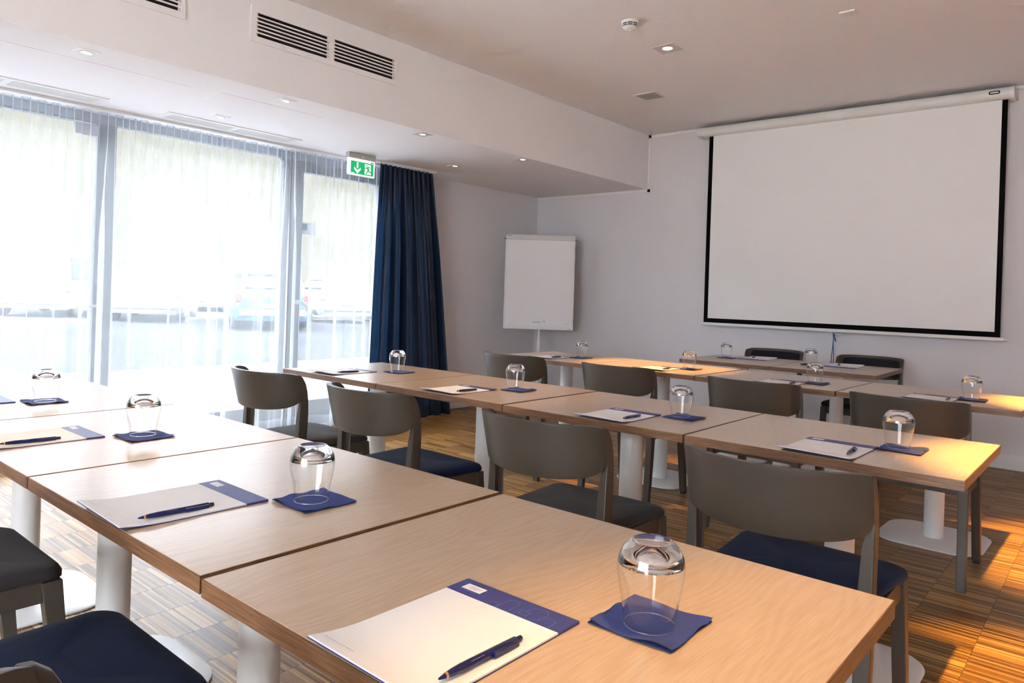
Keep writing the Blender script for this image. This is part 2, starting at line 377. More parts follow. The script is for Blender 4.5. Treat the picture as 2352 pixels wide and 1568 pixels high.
# ------------------------------------------------------------------ outside
GS = .0155
def gz(x): return -.06 + GS*(-1.98-x)
struct('added_bounce_paving', MB().box(-1.98, 40, -45, YB-.2, -.2, -.08).box(XR+.2, 40, YB-.2, 45, -.2, -.08), 'bounce_paving')  # unseen pale ground, added to bounce sun through the back opening onto the ceiling
struct('added_bounce_apron', MB().add([(-1.98, -45, gz(-1.98)+.01), (-1.98, 70, gz(-1.98)+.01), (-6.5, 80, gz(-6.5)+.01), (-6.5, -50, gz(-6.5)+.01)], [(0, 1, 2, 3)]), 'bounce_apron_pale')  # pale strip added over the asphalt to bounce daylight up to the lowered ceiling
struct('terrain', MB().add([(-1.98, -45, gz(-1.98)), (-1.98, 70, gz(-1.98)), (-44, 110, gz(-44)), (-44, -70, gz(-44))], [(0, 1, 2, 3)]), 'asphalt')
hill = MB().grid(lambda a, b: (-36-40*a, -90+250*b, gz(-36)+.05+26*a**1.15+1.2*math.sin(b*23)*a), 10, 30)
struct('hill', hill, 'hill_grass', smooth=3)
struct('building_upper_floors', MB().box(-1.98, XR+.2, YB-.2, 16, ZC+.16, 8.6).box(-1.98, -1.7, -16, YB-.3, ZC+.16, 8.6), 'facade')
struct('facade_wall', MB().box(-1.98, -1.80, YW+.2, 16, -.2, ZC+.16).box(-1.98, -1.80, YB-.2-.001, YB-.2, -.2, ZC+.16), 'facade')
def car(px, dist, yaw, paint, label, h=1.5, wd=1.82, ln=4.3):
    d = _f + _r*((px-PX0)/FPX); d.z = 0; p = CAM+d*dist; p.z = gz(p.x)
    t = thing('parked_car', label, 'car', p, yaw, 'cars parked outside the window')
    hw = wd/2
    def ring(z, x0, x1, w): return [(x, y, z) for x, y in rrect(x0, x1, -w, w, .18, 4)]
    obj('body', MB().rings([ring(.22, -ln/2+.06, ln/2-.05, hw-.06), ring(.36, -ln/2, ln/2, hw-.01), ring(.60, -ln/2, ln/2, hw), ring(.80, -ln/2+.06, ln/2-.02, hw-.03), ring(.92, -ln/2+.25, ln/2-.08, hw-.08)]), paint, t, smooth=.9)
    cab = obj('cabin', MB().rings([ring(.88, -ln/2+.95, ln/2-.10, hw-.09), ring(1.15, -ln/2+1.35, ln/2-.24, hw-.16), ring(h-.06, -ln/2+1.75, ln/2-.45, hw-.26), ring(h, -ln/2+1.95, ln/2-.62, hw-.36)]), paint, t, smooth=.9)
    def lerp(z):
        a = (z-.88)/(h-.06-.88); return ln/2-.10-.35*a+.012, hw-.09-.17*a
    (xa, wa), (xb, wb) = lerp(.98), lerp(h-.16)
    obj('rear_window', MB().add([(xa, -wa+.14, .98), (xa, wa-.14, .98), (xb, wb-.12, h-.16), (xb, -wb+.12, h-.16), (xa-.05, -wa+.14, .98), (xa-.05, wa-.14, .98), (xb-.05, wb-.12, h-.16), (xb-.05, -wb+.12, h-.16)],
        [(0,1,2,3),(4,7,6,5),(0,4,5,1),(1,5,6,2),(2,6,7,3),(3,7,4,0)]), 'car_window', cab)
    for s in (-1, 1):
        obj('side_window', MB().add([(-ln/2+1.5, s*(wa+.012), .98), (ln/2-.35, s*(wa+.012), .98), (ln/2-.62, s*(wb+.012), h-.16), (-ln/2+1.85, s*(wb+.012), h-.16),
            (-ln/2+1.5, s*(wa-.04), .98), (ln/2-.35, s*(wa-.04), .98), (ln/2-.62, s*(wb-.04), h-.16), (-ln/2+1.85, s*(wb-.04), h-.16)],
            [(0,1,2,3),(4,7,6,5),(0,4,5,1),(1,5,6,2),(2,6,7,3),(3,7,4,0)]), 'car_window', cab)
        obj('tail_light', MB().box(ln/2-.10, ln/2+.015, s*(hw-.10)-.08, s*(hw-.10)+.08, .66, .86), 'tail_red', t, bevel=.02)
        for x in (-ln/2+.8, ln/2-.8):
            obj('wheel', MB().lathe([(.0, -.1), (.22, -.1), (.30, -.09), (.32, -.06), (.32, .06), (.30, .09), (.22, .1), (.0, .1)], 20, (x, s*(hw-.11), .32), axis='y'), 'tyre', t, smooth=.6)
    obj('bumper', MB().box(ln/2-.06, ln/2+.04, -hw+.12, hw-.12, .34, .50), 'car_silver' if paint != 'car_silver' else 'car_white', t, bevel=.03)
    obj('number_plate', MB().box(ln/2+.0, ln/2+.05, -.26, .26, .52, .62), 'label_white', t)
    return t
car(138, 20.5, -.62, 'car_white', 'tall white car parked outside, leftmost behind the sheer curtain', 1.72, 1.95, 4.4)
car(362, 20.5, -.55, 'car_white', 'low white hatchback parked outside, right of the first window mullion', 1.5)
car(605, 19.5, -.42, 'car_blue', 'blue car parked outside, just left of the exit door frame', 1.52)
car(478, 27, -.5, 'car_silver', 'silver car far outside, seen between the white hatchback and the blue car', 1.45)
car(760, 24, -.35, 'car_silver', 'silver car far outside, seen through the exit door glass', 1.45)

# ------------------------------------------------------------------ curtains
def sheer_curtain():
    y0, y1 = -2.55, 1.98; N, Z = 860, 16; rnd = random.Random(3)
    ph = [rnd.uniform(0, 2*PI) for _ in range(8)]
    zt, zb = ZL-.03, .018
    def fn(a, b):
        s = y0+(y1-y0)*a; z = zt+(zb-zt)*b
        k = min(1, max(0, (b-.05)/.35)); k = k*k*(3-2*k)
        th = 2*PI*s/.088 + .9*math.sin(2*PI*s/.53+ph[0])
        th2 = 2*PI*s/.176 + 1.6*math.sin(2*PI*s/.71+ph[1]) + .5*math.sin(2*PI*s/.31+ph[2])+.35*math.sin(2.2*b+ph[3])
        amp = .016*(1-k)+.004*k; amp2 = .034*k*(.65+.5*math.sin(2*PI*s/.83+ph[4]))
        x = -1.615 + amp*math.cos(th) + amp2*math.cos(th2) + .012*k*math.sin(2*PI*s/1.3+ph[5])
        y = s + (.0085*(1-k)+.002*k)*math.sin(2*th) + .024*k*(.5+.6*math.sin(2*PI*s/.47+ph[6]))*math.sin(2*th2+.5)
        return (x, y, z)
    t = thing('sheer_curtain', 'long white sheer curtain hanging in pleats across the windows', 'curtain', (0, 0, 0))
    obj('voile', MB().grid(fn, N, Z), 'sheer_voile', t, smooth=3)
    obj('heading_tape', MB().grid(lambda a, b: (lambda p: (p[0]-.003, p[1], zt+.002-.075*b))(fn(a, 0)), N, 1), 'sheer_voile', t, smooth=3)
    obj('hem', MB().grid(lambda a, b: (lambda p: (p[0]-.003, p[1], p[2]))(fn(a, 1-.012*(1-b)*4)), N, 1), 'sheer_voile', t, smooth=3)
sheer_curtain()
def navy_curtain():
    N, Z = 420, 28; rnd = random.Random(5); ph = [rnd.uniform(0, 6) for _ in range(8)]
    zt, zb = ZL-.026, .015
    def fn(a, b):
        z = zt+(zb-zt)*b; e = b**.9
        s = (1.80-.05*e)+( .60+.36*e)*(a+.03*math.sin(6*a+ph[0])*e)
        k = min(1, b/.3); n1 = 11
        th = 2*PI*a*n1 + .5*math.sin(5*a+ph[1]); th2 = 2*PI*a*6.0 + .9*math.sin(7*a+ph[2]) + .4*math.sin(2*b+ph[3])
        x = -1.475 + .021*(1-.75*k)*math.cos(th) + .048*k*math.cos(th2)*(.75+.35*math.sin(9*a+ph[4]))
        y = s + .006*math.sin(2*th)*(1-k) + .010*k*math.sin(2*th2)
        return (x, y, z)
    t = thing('blackout_curtain', 'dark navy curtain drawn aside in heavy folds at the window end', 'curtain', (0, 0, 0))
    obj('cloth', MB().grid(fn, N, Z), 'drape_navy', t, smooth=3)
    obj('hem', MB().grid(lambda a, b: (lambda p: (p[0]+.002, p[1], p[2]))(fn(a, 1-.045*(1-b))), N, 1), 'drape_navy', t, smooth=3)
    me = MB().tube([(0, 0, .0), (0, 0, .014)], .004, 6).mesh('curtain_hook', 'white_metal', .6)
    for k in range(12): p = fn((k+.5)/12, 0); put('curtain_hook', me, t, (p[0], p[1], zt-.006))
navy_curtain()
rail = thing('curtain_rail', 'white twin curtain rail fixed along the lowered ceiling', 'curtain rail')
obj('track', MB().box(-1.63, -1.60, -2.6, 2.45, ZL-.016, ZL), 'white_metal', rail, bevel=.002)
obj('track', MB().box(-1.49, -1.46, 1.70, 2.46, ZL-.016, ZL), 'white_metal', rail, bevel=.002)

# ------------------------------------------------------------------ ceiling fittings
def downlight(loc, size, label, warm, power, lens):
    t = thing('recessed_downlight', label, 'ceiling light', loc, 0, 'square recessed downlights')
    h = size/2
    ring = [(h*.62*math.cos(2*PI*k/32), h*.62*math.sin(2*PI*k/32)) for k in range(32)]
    sq = []
    for k in range(32):
        a = 2*PI*k/32; c, s = math.cos(a), math.sin(a); q = max(abs(c), abs(s)); sq.append((h*c/q, h*s/q))
    obj('trim_plate', MB().rings([[(x, y, -.0) for x, y in sq], [(x, y, -.004) for x, y in sq], [(x*1.1, y*1.1, -.004) for x, y in ring], [(x*1.1, y*1.1, .0) for x, y in ring]], False, False), 'grey_plate' if warm else 'white_metal', t, smooth=.5)
    obj('gimbal_ring', MB().lathe([(h*.66, -.0035), (h*.62, -.006), (h*.46, -.0045), (h*.42, -.001)], 28), 'aluminium', t, smooth=.5)
    obj('lamp_lens', MB().lathe([(.0, -.0035), (h*.30, -.003), (h*.42, -.001)], 24), lens, t, smooth=1)
    ld = bpy.data.lights.new('downlight_beam', 'SPOT'); ld.energy = power; ld.spot_size = math.radians(33 if power > 150 else 44); ld.spot_blend = .6; ld.shadow_soft_size = .03
    ld.color = (1, .54, .09) if warm else (1, .82, .62)
    lo = bpy.data.objects.new('downlight_beam', ld); COL.objects.link(lo); lo.parent = t; lo.location = (0, 0, -.03)
    return t
downlight((1.085, 2.115, ZC), .155, 'lit square downlight on the main ceiling, beside the smoke detector', True, LAMP*3.6, 'lens_warm')
for x, y, l in ((3.45, 2.18, 'square downlight over the right end of the third row'), (3.49, .41, 'square downlight over the right end of the middle row'),
                (3.47, -1.36, 'square downlight over the right end of the foreground row'), (1.085, .36, 'square downlight over the middle row, second table'), (1.085, -1.36, 'square downlight over the foreground row, second table')):
    downlight((x, y, ZC), .155, l, True, LAMP*((11.0 if y > 1 else 8.5 if y > 0 else 1.3) if x > 3 else .5), 'lens_warm')
for px, py, l in ((197, 119, 'nearest square downlight in the lowered ceiling, upper left'), (655, 231, 'square downlight in the lowered ceiling below the long wall vent'),
                  (505, 268, 'square downlight in the lowered ceiling nearest the sheer curtain'), (971, 308, 'square downlight in the lowered ceiling above the navy curtain'),
                  (1045, 381, 'farthest square downlight near the navy curtain top'), (1201, 366, 'farthest square downlight beside the bulkhead edge, near the screen wall')):
    p = onz(px, py, ZL); near = px < 700
    downlight(p, .10, l, not near, LAMP*.14, 'lens_cool' if near else 'lens_warm')

def smoke_detector():
    t = thing('smoke_detector', 'white round smoke detector with dark slots on the main ceiling', 'smoke detector', onz(1447, 50, ZC))
    obj('base', MB().lathe([(0, 0), (.053, 0), (.053, -.010), (.050, -.014), (0, -.014)], 32), 'white_metal', t, smooth=.6)
    obj('chamber', MB().lathe([(.0475, -.013), (.0450, -.036), (0, -.036)], 32), 'dark_void', t, smooth=.6)
    for r0, z in ((.0487, -.012), (.0475, -.0225)): obj('slot_ring', MB().lathe([(r0-.003, z), (r0, z), (r0-.0004, z-.004), (r0-.004, z-.004)], 32, close=True), 'white_metal', t, smooth=.6)
    for k in range(8):
        a = 2*PI*k/8+.2; c, s = math.cos(a), math.sin(a)
        obj('rib', MB().tube([(.0478*c, .0478*s, -.012), (.0452*c, .0452*s, -.034)], .0022, 6), 'white_metal', t)
    obj('cap', MB().lathe([(.0465, -.0325), (.044, -.037), (.028, -.047), (.018, -.050), (0, -.051)], 32), 'white_metal', t, smooth=.6)
    obj('indicator', MB().lathe([(.008, -.0505), (.006, -.056), (0, -.056)], 12), 'label_white', t, smooth=.6)
smoke_detector()
tg = thing('ceiling_tag', 'small printed paper tag on the ceiling beside the smoke detector', 'tag', onz(1432, 49, ZC), .35)
obj('slip', MB().box(-.024, .024, -.008, .008, -.001, 0), 'ceiling_paint', tg)
for k in range(6): obj('printed_mark', MB().box(-.019+k*.0068, -.0155+k*.0068, -.004, .004, -.0016, -.001), 'grey_ink', tg)
def square_speaker():
    t = thing('ceiling_speaker', 'flat square grey speaker grille in the main ceiling', 'speaker', (.427, 3.04, ZC))
    h = .102; i = .083
    obj('frame', MB().box(-h, h, -h, -i, -.006, 0).box(-h, h, i, h, -.006, 0).box(-h, -i, -i, i, -.006, 0).box(i, h, -i, i, -.006, 0), 'trim_paint', t, bevel=.001)
    obj('grille', MB().box(-i, i, -i, i, -.004, 0), 'grey_mesh', t)
square_speaker()
def ceiling_plate():
    t = thing('ceiling_socket_plate', 'small white plate with four holes on the ceiling, upper right', 'socket', (2.199, 2.176, ZC))
    obj('plate', MB().box(-.042, .042, -.038, .038, -.009, 0), 'white_metal', t, bevel=.003)
    for x in (-.012, .012):
        for y in (-.008, .008): obj('hole', MB().lathe([(0, -.0095), (.0028, -.0095), (.0028, -.008)], 10, (x, y, 0)), 'frame_grey', t)
ceiling_plate()

def wall_grille(y0, y1, label, split):
    t = thing('wall_vent', label, 'vent', (BX, (y0+y1)/2, 2.634), 0, 'long vents in the bulkhead'); L = y1-y0
    z0, z1, g0, g1 = -.10, .10, -.066, .066; a, b = -L/2, L/2
    m = a+L*split
    o1 = (a+.035, m-.016); o2 = (m+.016, b-.022)
    f = MB()
    for ya, yb in ((a, o1[0]), (o1[1], o2[0]), (o2[1], b)): f.box(0, .008, ya, yb, g0, g1)
    f.box(0, .008, a, b, z0, g0).box(0, .008, a, b, g1, z1)
    obj('frame', f, 'ceiling_paint', t)
    sl = {}
    for ya, yb in (o1, o2):
        obj('duct_opening', MB().box(-.0, .0012, ya, yb, g0, g1), 'dark_void', t)
        for s, w in ((ya, .010), (yb-.016, .016)): obj('side_cheek', MB().box(.0012, .0022, s, s+w, g0, g1), 'grey_plate', t)
        for k in range(5):
            z = g0+(g1-g0)*(k+1)/6
            obj('slat', MB().box(.001, .008, ya, yb, z-.0038, z+.0038), 'ceiling_paint', t)
wall_grille(-.08, .975, 'long slatted air vent in two sections high on the bulkhead', .507)
wall_grille(-1.50, -.445, 'slatted air vent cut off by the top left picture edge', .507)
def soffit_grille(y0, y1, label, secs):
    t = thing('ceiling_vent', label, 'vent', (-1.43, (y0+y1)/2, ZL), 0, 'slot vents beside the sheer curtain'); L = y1-y0; h = .10
    f = MB().box(-h, h, -L/2, L/2, -.001, 0)
    f = MB().box(-h, -.068, -L/2, L/2, -.006, 0).box(.068, h, -L/2, L/2, -.006, 0).box(-.068, .068, -L/2, -L/2+.04, -.006, 0).box(-.068, .068, L/2-.04, L/2, -.006, 0)
    sl = L/secs
    for k in range(1, secs): f.box(-.068, .068, -L/2+sl*k-.018, -L/2+sl*k+.018, -.006, 0)
    obj('frame', f, 'white_metal', t)
    obj('duct_opening', MB().box(-.068, .068, -L/2+.04, L/2-.04, -.001, 0), 'grey_mesh', t)
    s = MB()
    for k in range(11): x = -.062+.0124*k; s.box(x-.0032, x+.0032, -L/2+.04, L/2-.04, -.005, -.001)
    tag(obj('slats', s, 'white_metal', t), kind='stuff')
soffit_grille(-.06, .94, 'white slot vent in two sections in the lowered ceiling, before the sheer curtain', 2)
soffit_grille(-1.96, -.42, 'white slot vent in the lowered ceiling, cut off by the left picture edge', 3)
for x0, x1, y0, y1, l in ((-1.05, -.585, -.085, .62, 'faint square access panel in the lowered ceiling'), (-1.05, -.62, -1.9, -.25, 'faint long access panel in the lowered ceiling, far left')):
    t = thing('access_panel', l, 'access panel', ((x0+x1)/2, (y0+y1)/2, ZL), 0, 'flush access panels'); a, b = (x1-x0)/2, (y1-y0)/2
    obj('panel', MB().box(-a, a, -b, b, -.0016, 0), 'ceiling_paint', t)

# ------------------------------------------------------------------ exit sign
def exit_sign():
    t = thing('exit_sign', 'green emergency exit sign with down arrow and running figure', 'sign', (-1.40, 1.545, ZL))
    obj('housing', MB().box(-.030, .022, -.135, .135, -.042, 0), 'exit_grey', t, bevel=.004)
    obj('test_button', MB().lathe([(0, 0), (.008, 0), (.008, -.003), (0, -.003)], 14, (.0255, .0, -.028), axis='x'), 'white_metal', t)
    p = obj('sign_panel', MB().box(-.010, .010, -.135, .135, -.180, -.042), 'exit_white', t, bevel=.002)
    X = .0102
    def flat(name, polys, mat, par, x=X, d=.0006):
        m = MB()
        for q in polys: m.prism(q, 'x', x, x+d)
        return obj(name, m, mat, par)
    # local panel coordinates: u right (y), v up (z); face spans y -.108 .. .118, z -.170 .. -.068
    fc = flat('green_face', [[(-.110, -.168), (.120, -.168), (.120, -.066), (-.110, -.066)]], 'exit_green', p)
    X2 = X+.0007
    flat('arrow', [[(-.052, -.120), (-.052, -.072), (-.036, -.072), (-.036, -.120)], [(-.044, -.166), (-.010, -.131), (-.012, -.112), (-.036, -.132), (-.052, -.132), (-.076, -.112), (-.078, -.131)]], 'exit_white', fc, X2)
    flat('doorway', [[(.030, -.160), (.030, -.076), (.094, -.076), (.094, -.160)]], 'exit_white', fc, X2)
    X3 = X2+.0007
    def limb(a, b, w):
        d = Vector((b[0]-a[0], b[1]-a[1])); n = Vector((-d.y, d.x)).normalized()*w*.8
        return [(a[0]+n.x, a[1]+n.y), (a[0]-n.x, a[1]-n.y), (b[0]-n.x, b[1]-n.y), (b[0]+n.x, b[1]+n.y)]
    head = [(.049+.006*math.cos(k*PI/5), -.088+.006*math.sin(k*PI/5)) for k in range(10)]
    flat('running_figure', [head, limb((.056, -.099), (.071, -.126), .011), limb((.057, -.098), (.046, -.110), .004), limb((.046, -.110), (.030, -.109), .004), limb((.058, -.097), (.076, -.096), .004), limb((.076, -.096), (.086, -.108), .004),
        limb((.069, -.124), (.050, -.146), .006), limb((.050, -.146), (.047, -.158), .005), limb((.071, -.124), (.078, -.139), .006), limb((.078, -.139), (.094, -.139), .005)], 'exit_green', fc, X3)
    flat('small_print', [[(-.106, -.166), (-.074, -.166), (-.074, -.160), (-.106, -.160)]], 'exit_white', fc, X2)
    flat('maker_mark', [[(.090, -.062), (.122, -.062), (.122, -.055), (.090, -.055)]], 'line_blue', p)
exit_sign()

# ------------------------------------------------------------------ projection screen
def screen():
    YS = YW-.10; zc = 2.762
    t = thing('projection_screen', 'pull-down white projection screen with black border on the far wall', 'projection screen', (1.55, YS, .95))
    c = MB(); prof = [(-.045, -.043), (.035, -.043), (.045, -.030), (.045, .043), (-.020, .043), (-.045, .015)]
    prof = [(-.022-.034*math.sin(a), .043*math.cos(a)) for a in [k*PI/8 for k in range(9)]]
    case = [(p[0]-.005, p[1]) for p in prof] + [(.075, -.043), (.075, .043)]
    c.prism([(y, z+zc-.95) for y, z in case], 'x', -1.215, 1.205); k = obj('case', c, 'case_enamel', t, smooth=.5)
    for x0, x1 in ((-1.245, -1.213), (1.203, 1.232)):
        obj('end_cap', MB().prism([(y*1.06, z*1.05+zc-.95) for y, z in case], 'x', x0, x1), 'trim_paint', t, smooth=.5)
        obj('wall_bracket', MB().box(x0+.005, x1+.008, .06, .10, zc-.95-.03, zc-.95+.05), 'grey_plate', t)
    b = obj('badge', MB().prism([(x*1.0+1.11, z+zc-.95+.005) for x, z in rrect(-.036, .036, -.0125, .0125, .0124, 5)], 'y', -.0625, -.0575), 'black', t)
    obj('badge_inlay', MB().prism([(x+1.11, z+zc-.95+.005) for x, z in rrect(-.027, .027, -.006, .006, .0055, 5)], 'y', -.0635, -.0625), 'grey_plate', b)
    zt, zb = zc-.95-.04, .02
    def sag(a, b, x0, x1, z0, z1, off):
        x = x0+(x1-x0)*a; z = z0+(z1-z0)*b
        e = max(0, abs(x)-.75)/.42
        return (x, off-.006*e*e+.004*math.sin(x*2.1)*(1-abs(2*((z-zb)/(zt-zb))-1)), z)
    L, R_ = -1.145, 1.190
    obj('fabric', MB().grid(lambda a, b: sag(a, b, L, R_, zb, zt, 0), 40, 14), 'black', t, smooth=3)
    obj('white_surface', MB().grid(lambda a, b: sag(a, b, L+.040, R_-.036, zb+.042, zt, -.0012), 40, 14), 'screen_fabric', t, smooth=3)
    obj('bottom_bar', MB().box(L-.012, R_+.022, -.010, .010, -.004, .022), 'trim_paint', t, bevel=.004)
    obj('bar_pin', MB().tube([(R_+.020, 0, .009), (R_+.045, 0, .009)], .006, 10), 'white_metal', t, smooth=.6)
    obj('bar_pin', MB().tube([(L-.012, 0, .009), (L-.03, 0, .009)], .005, 10), 'white_metal', t, smooth=.6)
    hx = .045
    rr = rrect(-.042, .042, -.014, .014, .0135, 5)
    obj('pull_handle', MB().tube([(hx+x, -.004, z-.012) for x, z in rr+rr[:1]], .0045, 8), 'white_metal', t, smooth=.8)
    obj('pull_cord', MB().tube([(hx-.010, -.012, -.020), (hx-.015, -.012, -.04), (hx-.018, -.012, -.10), (hx-.026, -.012, -.20), (hx-.034, -.012, -.30), (hx-.028, -.012, -.36), (hx-.012, -.012, -.37), (hx-.008, -.012, -.30), (hx-.012, -.012, -.18), (hx-.017, -.012, -.08), (hx-.012, -.012, -.03)], .0034, 8), 'cord_blue', t, smooth=1)
    obj('cord_knot', MB().lathe([(0, -.006), (.006, -.012), (.009, -.022), (.008, -.034), (.004, -.042), (0, -.044)], 10, (hx-.013, -.012, -.006)), 'cord_blue', t, smooth=1)
    obj('cord_end', MB().tube([(hx-.010, -.013, -.045), (hx+.002, -.013, -.075), (hx+.003, -.013, -.082)], .005, 8), 'cord_blue', t, smooth=1)
screen()

# ------------------------------------------------------------------ flip chart
def flip_chart():
    c = Vector((-1.19, 3.70, 0)); ang = math.atan2(-2.159-c.y, 3.46-c.x)+PI/2+.02
    t = thing('flip_chart', 'white flip chart easel with blank paper in the far corner', 'flip chart', c, ang)
    # local: x right as seen, -y towards the viewer
    z0, z1 = .835, 1.80; hw = .355; tilt = .05
    def P(x, y, z): return (x, y+(z-z0)*tilt, z)
    def slab(x0, x1, y0, y1, za, zb): return MB().add([P(x0,y0,za),P(x1,y0,za),P(x1,y1,za),P(x0,y1,za),P(x0,y0,zb),P(x1,y0,zb),P(x1,y1,zb),P(x0,y1,zb)], [(0,3,2,1),(4,5,6,7),(0,1,5,4),(1,2,6,5),(2,3,7,6),(3,0,4,7)])
    obj('board', slab(-hw, hw, -.008, .010, z0, z1-.01), 'white_metal', t, bevel=.004)
    for s in (-1, 1): obj('side_edge', slab(s*hw-.006, s*hw+.006, -.014, .012, z0, z1-.02), 'trim_paint', t, bevel=.002)
    obj('clamp_bar', slab(-hw+.0, hw+.004, -.030, .012, z1-.055, z1), 'grey_plate', t, bevel=.006)
    obj('maker_mark', slab(-hw+.012, -hw+.055, -.0315, -.030, z1-.016, z1-.010), 'frame_grey', t)
    for s in (-1, 1): obj('clamp_knob', MB().tube([P(s*(hw), -.012, z1-.045), P(s*(hw+.022), -.012, z1-.045)], .007, 10), 'frame_grey', t)
    pd_ = obj('paper_pad', slab(-hw+.018, hw-.028, -.016, -.008, z0+.035, z1-.05), 'flip_paper', t)
    obj('pen_tray', MB().prism([(-.038, z0-.012), (.010, z0-.012), (.010, z0+.014), (-.008, z0+.014), (-.008, z0-.004), (-.034, z0-.002), (-.038, z0+.006)], 'x', -hw-.004, hw+.004), 'trim_paint', t)
    obj('tray_label', MB().box(hw-.055, hw-.012, -.039, -.038, z0-.010, z0+.002), 'grey_plate', t)
    tm = text_mesh('legamaster', .021, 'purple_ink'); o = put('maker_print', tm, pd_, (-.012, -.0168+.003, z0+.062), (PI/2-tilt, 0, 0))
    obj('leaf_mark', MB().prism([(.050, z0+.066), (.058, z0+.074), (.072, z0+.074), (.066, z0+.066)], 'y', -.0172+.0035, -.0162+.0035), 'purple_ink', pd_)
    for x in (-.30, .262): obj('small_print', MB().box(x, x+.05, -.0172+.002, -.0162+.002, z0+.047, z0+.049), 'grey_ink', pd_)
    obj('pole', MB().lathe([(.014, .10), (.014, 1.1)], 20, (.012, .045, 0)).lathe([(.020, .06), (.020, .70), (.014, .70)], 20, (.012, .045, 0)), 'white_metal', t, smooth=.6)
    obj('pole_bracket', MB().box(-.04, .06, .012, .07, 1.0, 1.12), 'grey_plate', t, bevel=.005)
    obj('base_hub', MB().lathe([(0, .05), (.045, .05), (.045, .085), (.02, .12), (0, .12)], 24, (.012, .045, 0)), 'frame_grey', t, smooth=.6)
    for k in range(5):
        a = 2*PI*k/5+.3; e = (.012+.30*math.cos(a), .045+.30*math.sin(a))
        lg = obj('base_leg', MB().tube([(.012+.03*math.cos(a), .045+.03*math.sin(a), .072), (e[0], e[1], .058)], .013, 8), 'white_metal', t, smooth=.8)
        obj('castor', MB().lathe([(0, -.012), (.024, -.012), (.026, -.006), (.026, .006), (.024, .012), (0, .012)], 16, (e[0], e[1], .026), axis='y'), 'rubber', lg, smooth=.6)
flip_chart()

# ------------------------------------------------------------------ tables
def make_table():
    t = thing('meeting_table', 'x', 'table')
    W, D = TW-.006, TD-.005; h = .028
    obj('tabletop', MB().box(-W/2+.0015, W/2-.0015, -D/2+.0015, D/2-.0015, TH-h, TH), 'oak_laminate', t, bevel=.0012)
    e = MB().box(-W/2, W/2, -D/2, -D/2+.0016, TH-h+.0003, TH-.0006).box(-W/2, W/2, D/2-.0016, D/2, TH-h+.0003, TH-.0006).box(-W/2, -W/2+.0016, -D/2+.0016, D/2-.0016, TH-h+.0003, TH-.0006).box(W/2-.0016, W/2, -D/2+.0016, D/2-.0016, TH-h+.0003, TH-.0006)
    obj('edge_band', e, 'oak_edge', t)
    obj('mounting_plate', MB().prism(rrect(-.17, .17, -.17, .17, .02), 'z', TH-h-.008, TH-h), 'white_metal', t)
    obj('column', MB().lathe([(.0, TH-h-.008), (.045, TH-h-.008), (.045, .008), (0, .008)], 36), 'white_metal', t, smooth=.6)
    o = rrect(-.235, .235, -.235, .235, .125, 9)
    obj('base_plate', MB().rings([[(x*.985, y*.985, 0) for x, y in o], [(x, y, .002) for x, y in o], [(x, y, .007) for x, y in o], [(x*.99, y*.99, .0085) for x, y in o]]), 'white_metal', t, smooth=.6)
    return t
tproto = make_table(); tfirst = True
ROWN = {'A': 'foreground row', 'B': 'middle row', 'C': 'third row'}
POS = ['window end of the %s', 'second from the window in the %s', 'third from the window in the %s', 'right-hand end of the %s']
TABLES = {}
TBL_LABEL = {'A': ['pale oak table washed white by daylight, at the window end of the foreground row', 'oak table second from the window in the foreground row, under a notepad and tumbler', 'oak table third from the window in the foreground row', 'largest oak table, at the near right of the foreground row'],
             'B': ['oak table at the window end of the middle row, before the navy curtain', 'oak table second from the window in the middle row', 'oak table third from the window in the middle row', 'oak table at the right-hand end of the middle row'],
             'C': ['oak table at the window end of the third row, before the flip chart', 'oak table second from the window in the third row, under a warm light pool', 'oak table third from the window in the third row', 'oak table at the right-hand end of the third row, cut by the picture edge'],
             'D': ['left of the two presenter tables beneath the projection screen', 'right of the two presenter tables beneath the projection screen']}
ZO = {'A': [0, .0, -.0, -.003], 'B': [.0, 0, -.002, -.002], 'C': [0, 0, -.002, -.002], 'D': [0, 0]}
for row, (x0, y0, a) in (('A', A_ROW), ('B', B_ROW), ('C', C_ROW), ('D', D_ROW)):
    for i in range(2 if row == 'D' else 4):
        if row == 'D': lx, ly = (i+.5)*TD, TW/2
        else: lx, ly = (i+.5)*TW, TD/2
        c, s = math.cos(a), math.sin(a)
        t = tproto if tfirst else clone(tproto); tfirst = False
        t.location = (x0+lx*c-ly*s, y0+lx*s+ly*c, 0); t.rotation_euler = (0, 0, a+(PI/2 if row == 'D' else 0)+random.uniform(-.002, .002))
        tag(t, TBL_LABEL[row][i], 'table', 'single-column oak meeting tables'); TABLES[row, i] = t
        z = ZO[row][i]
        if z:
            for ch in t.children:
                if ch.name.split('.')[0] in ('tabletop', 'edge_band'): ch.location.z = z

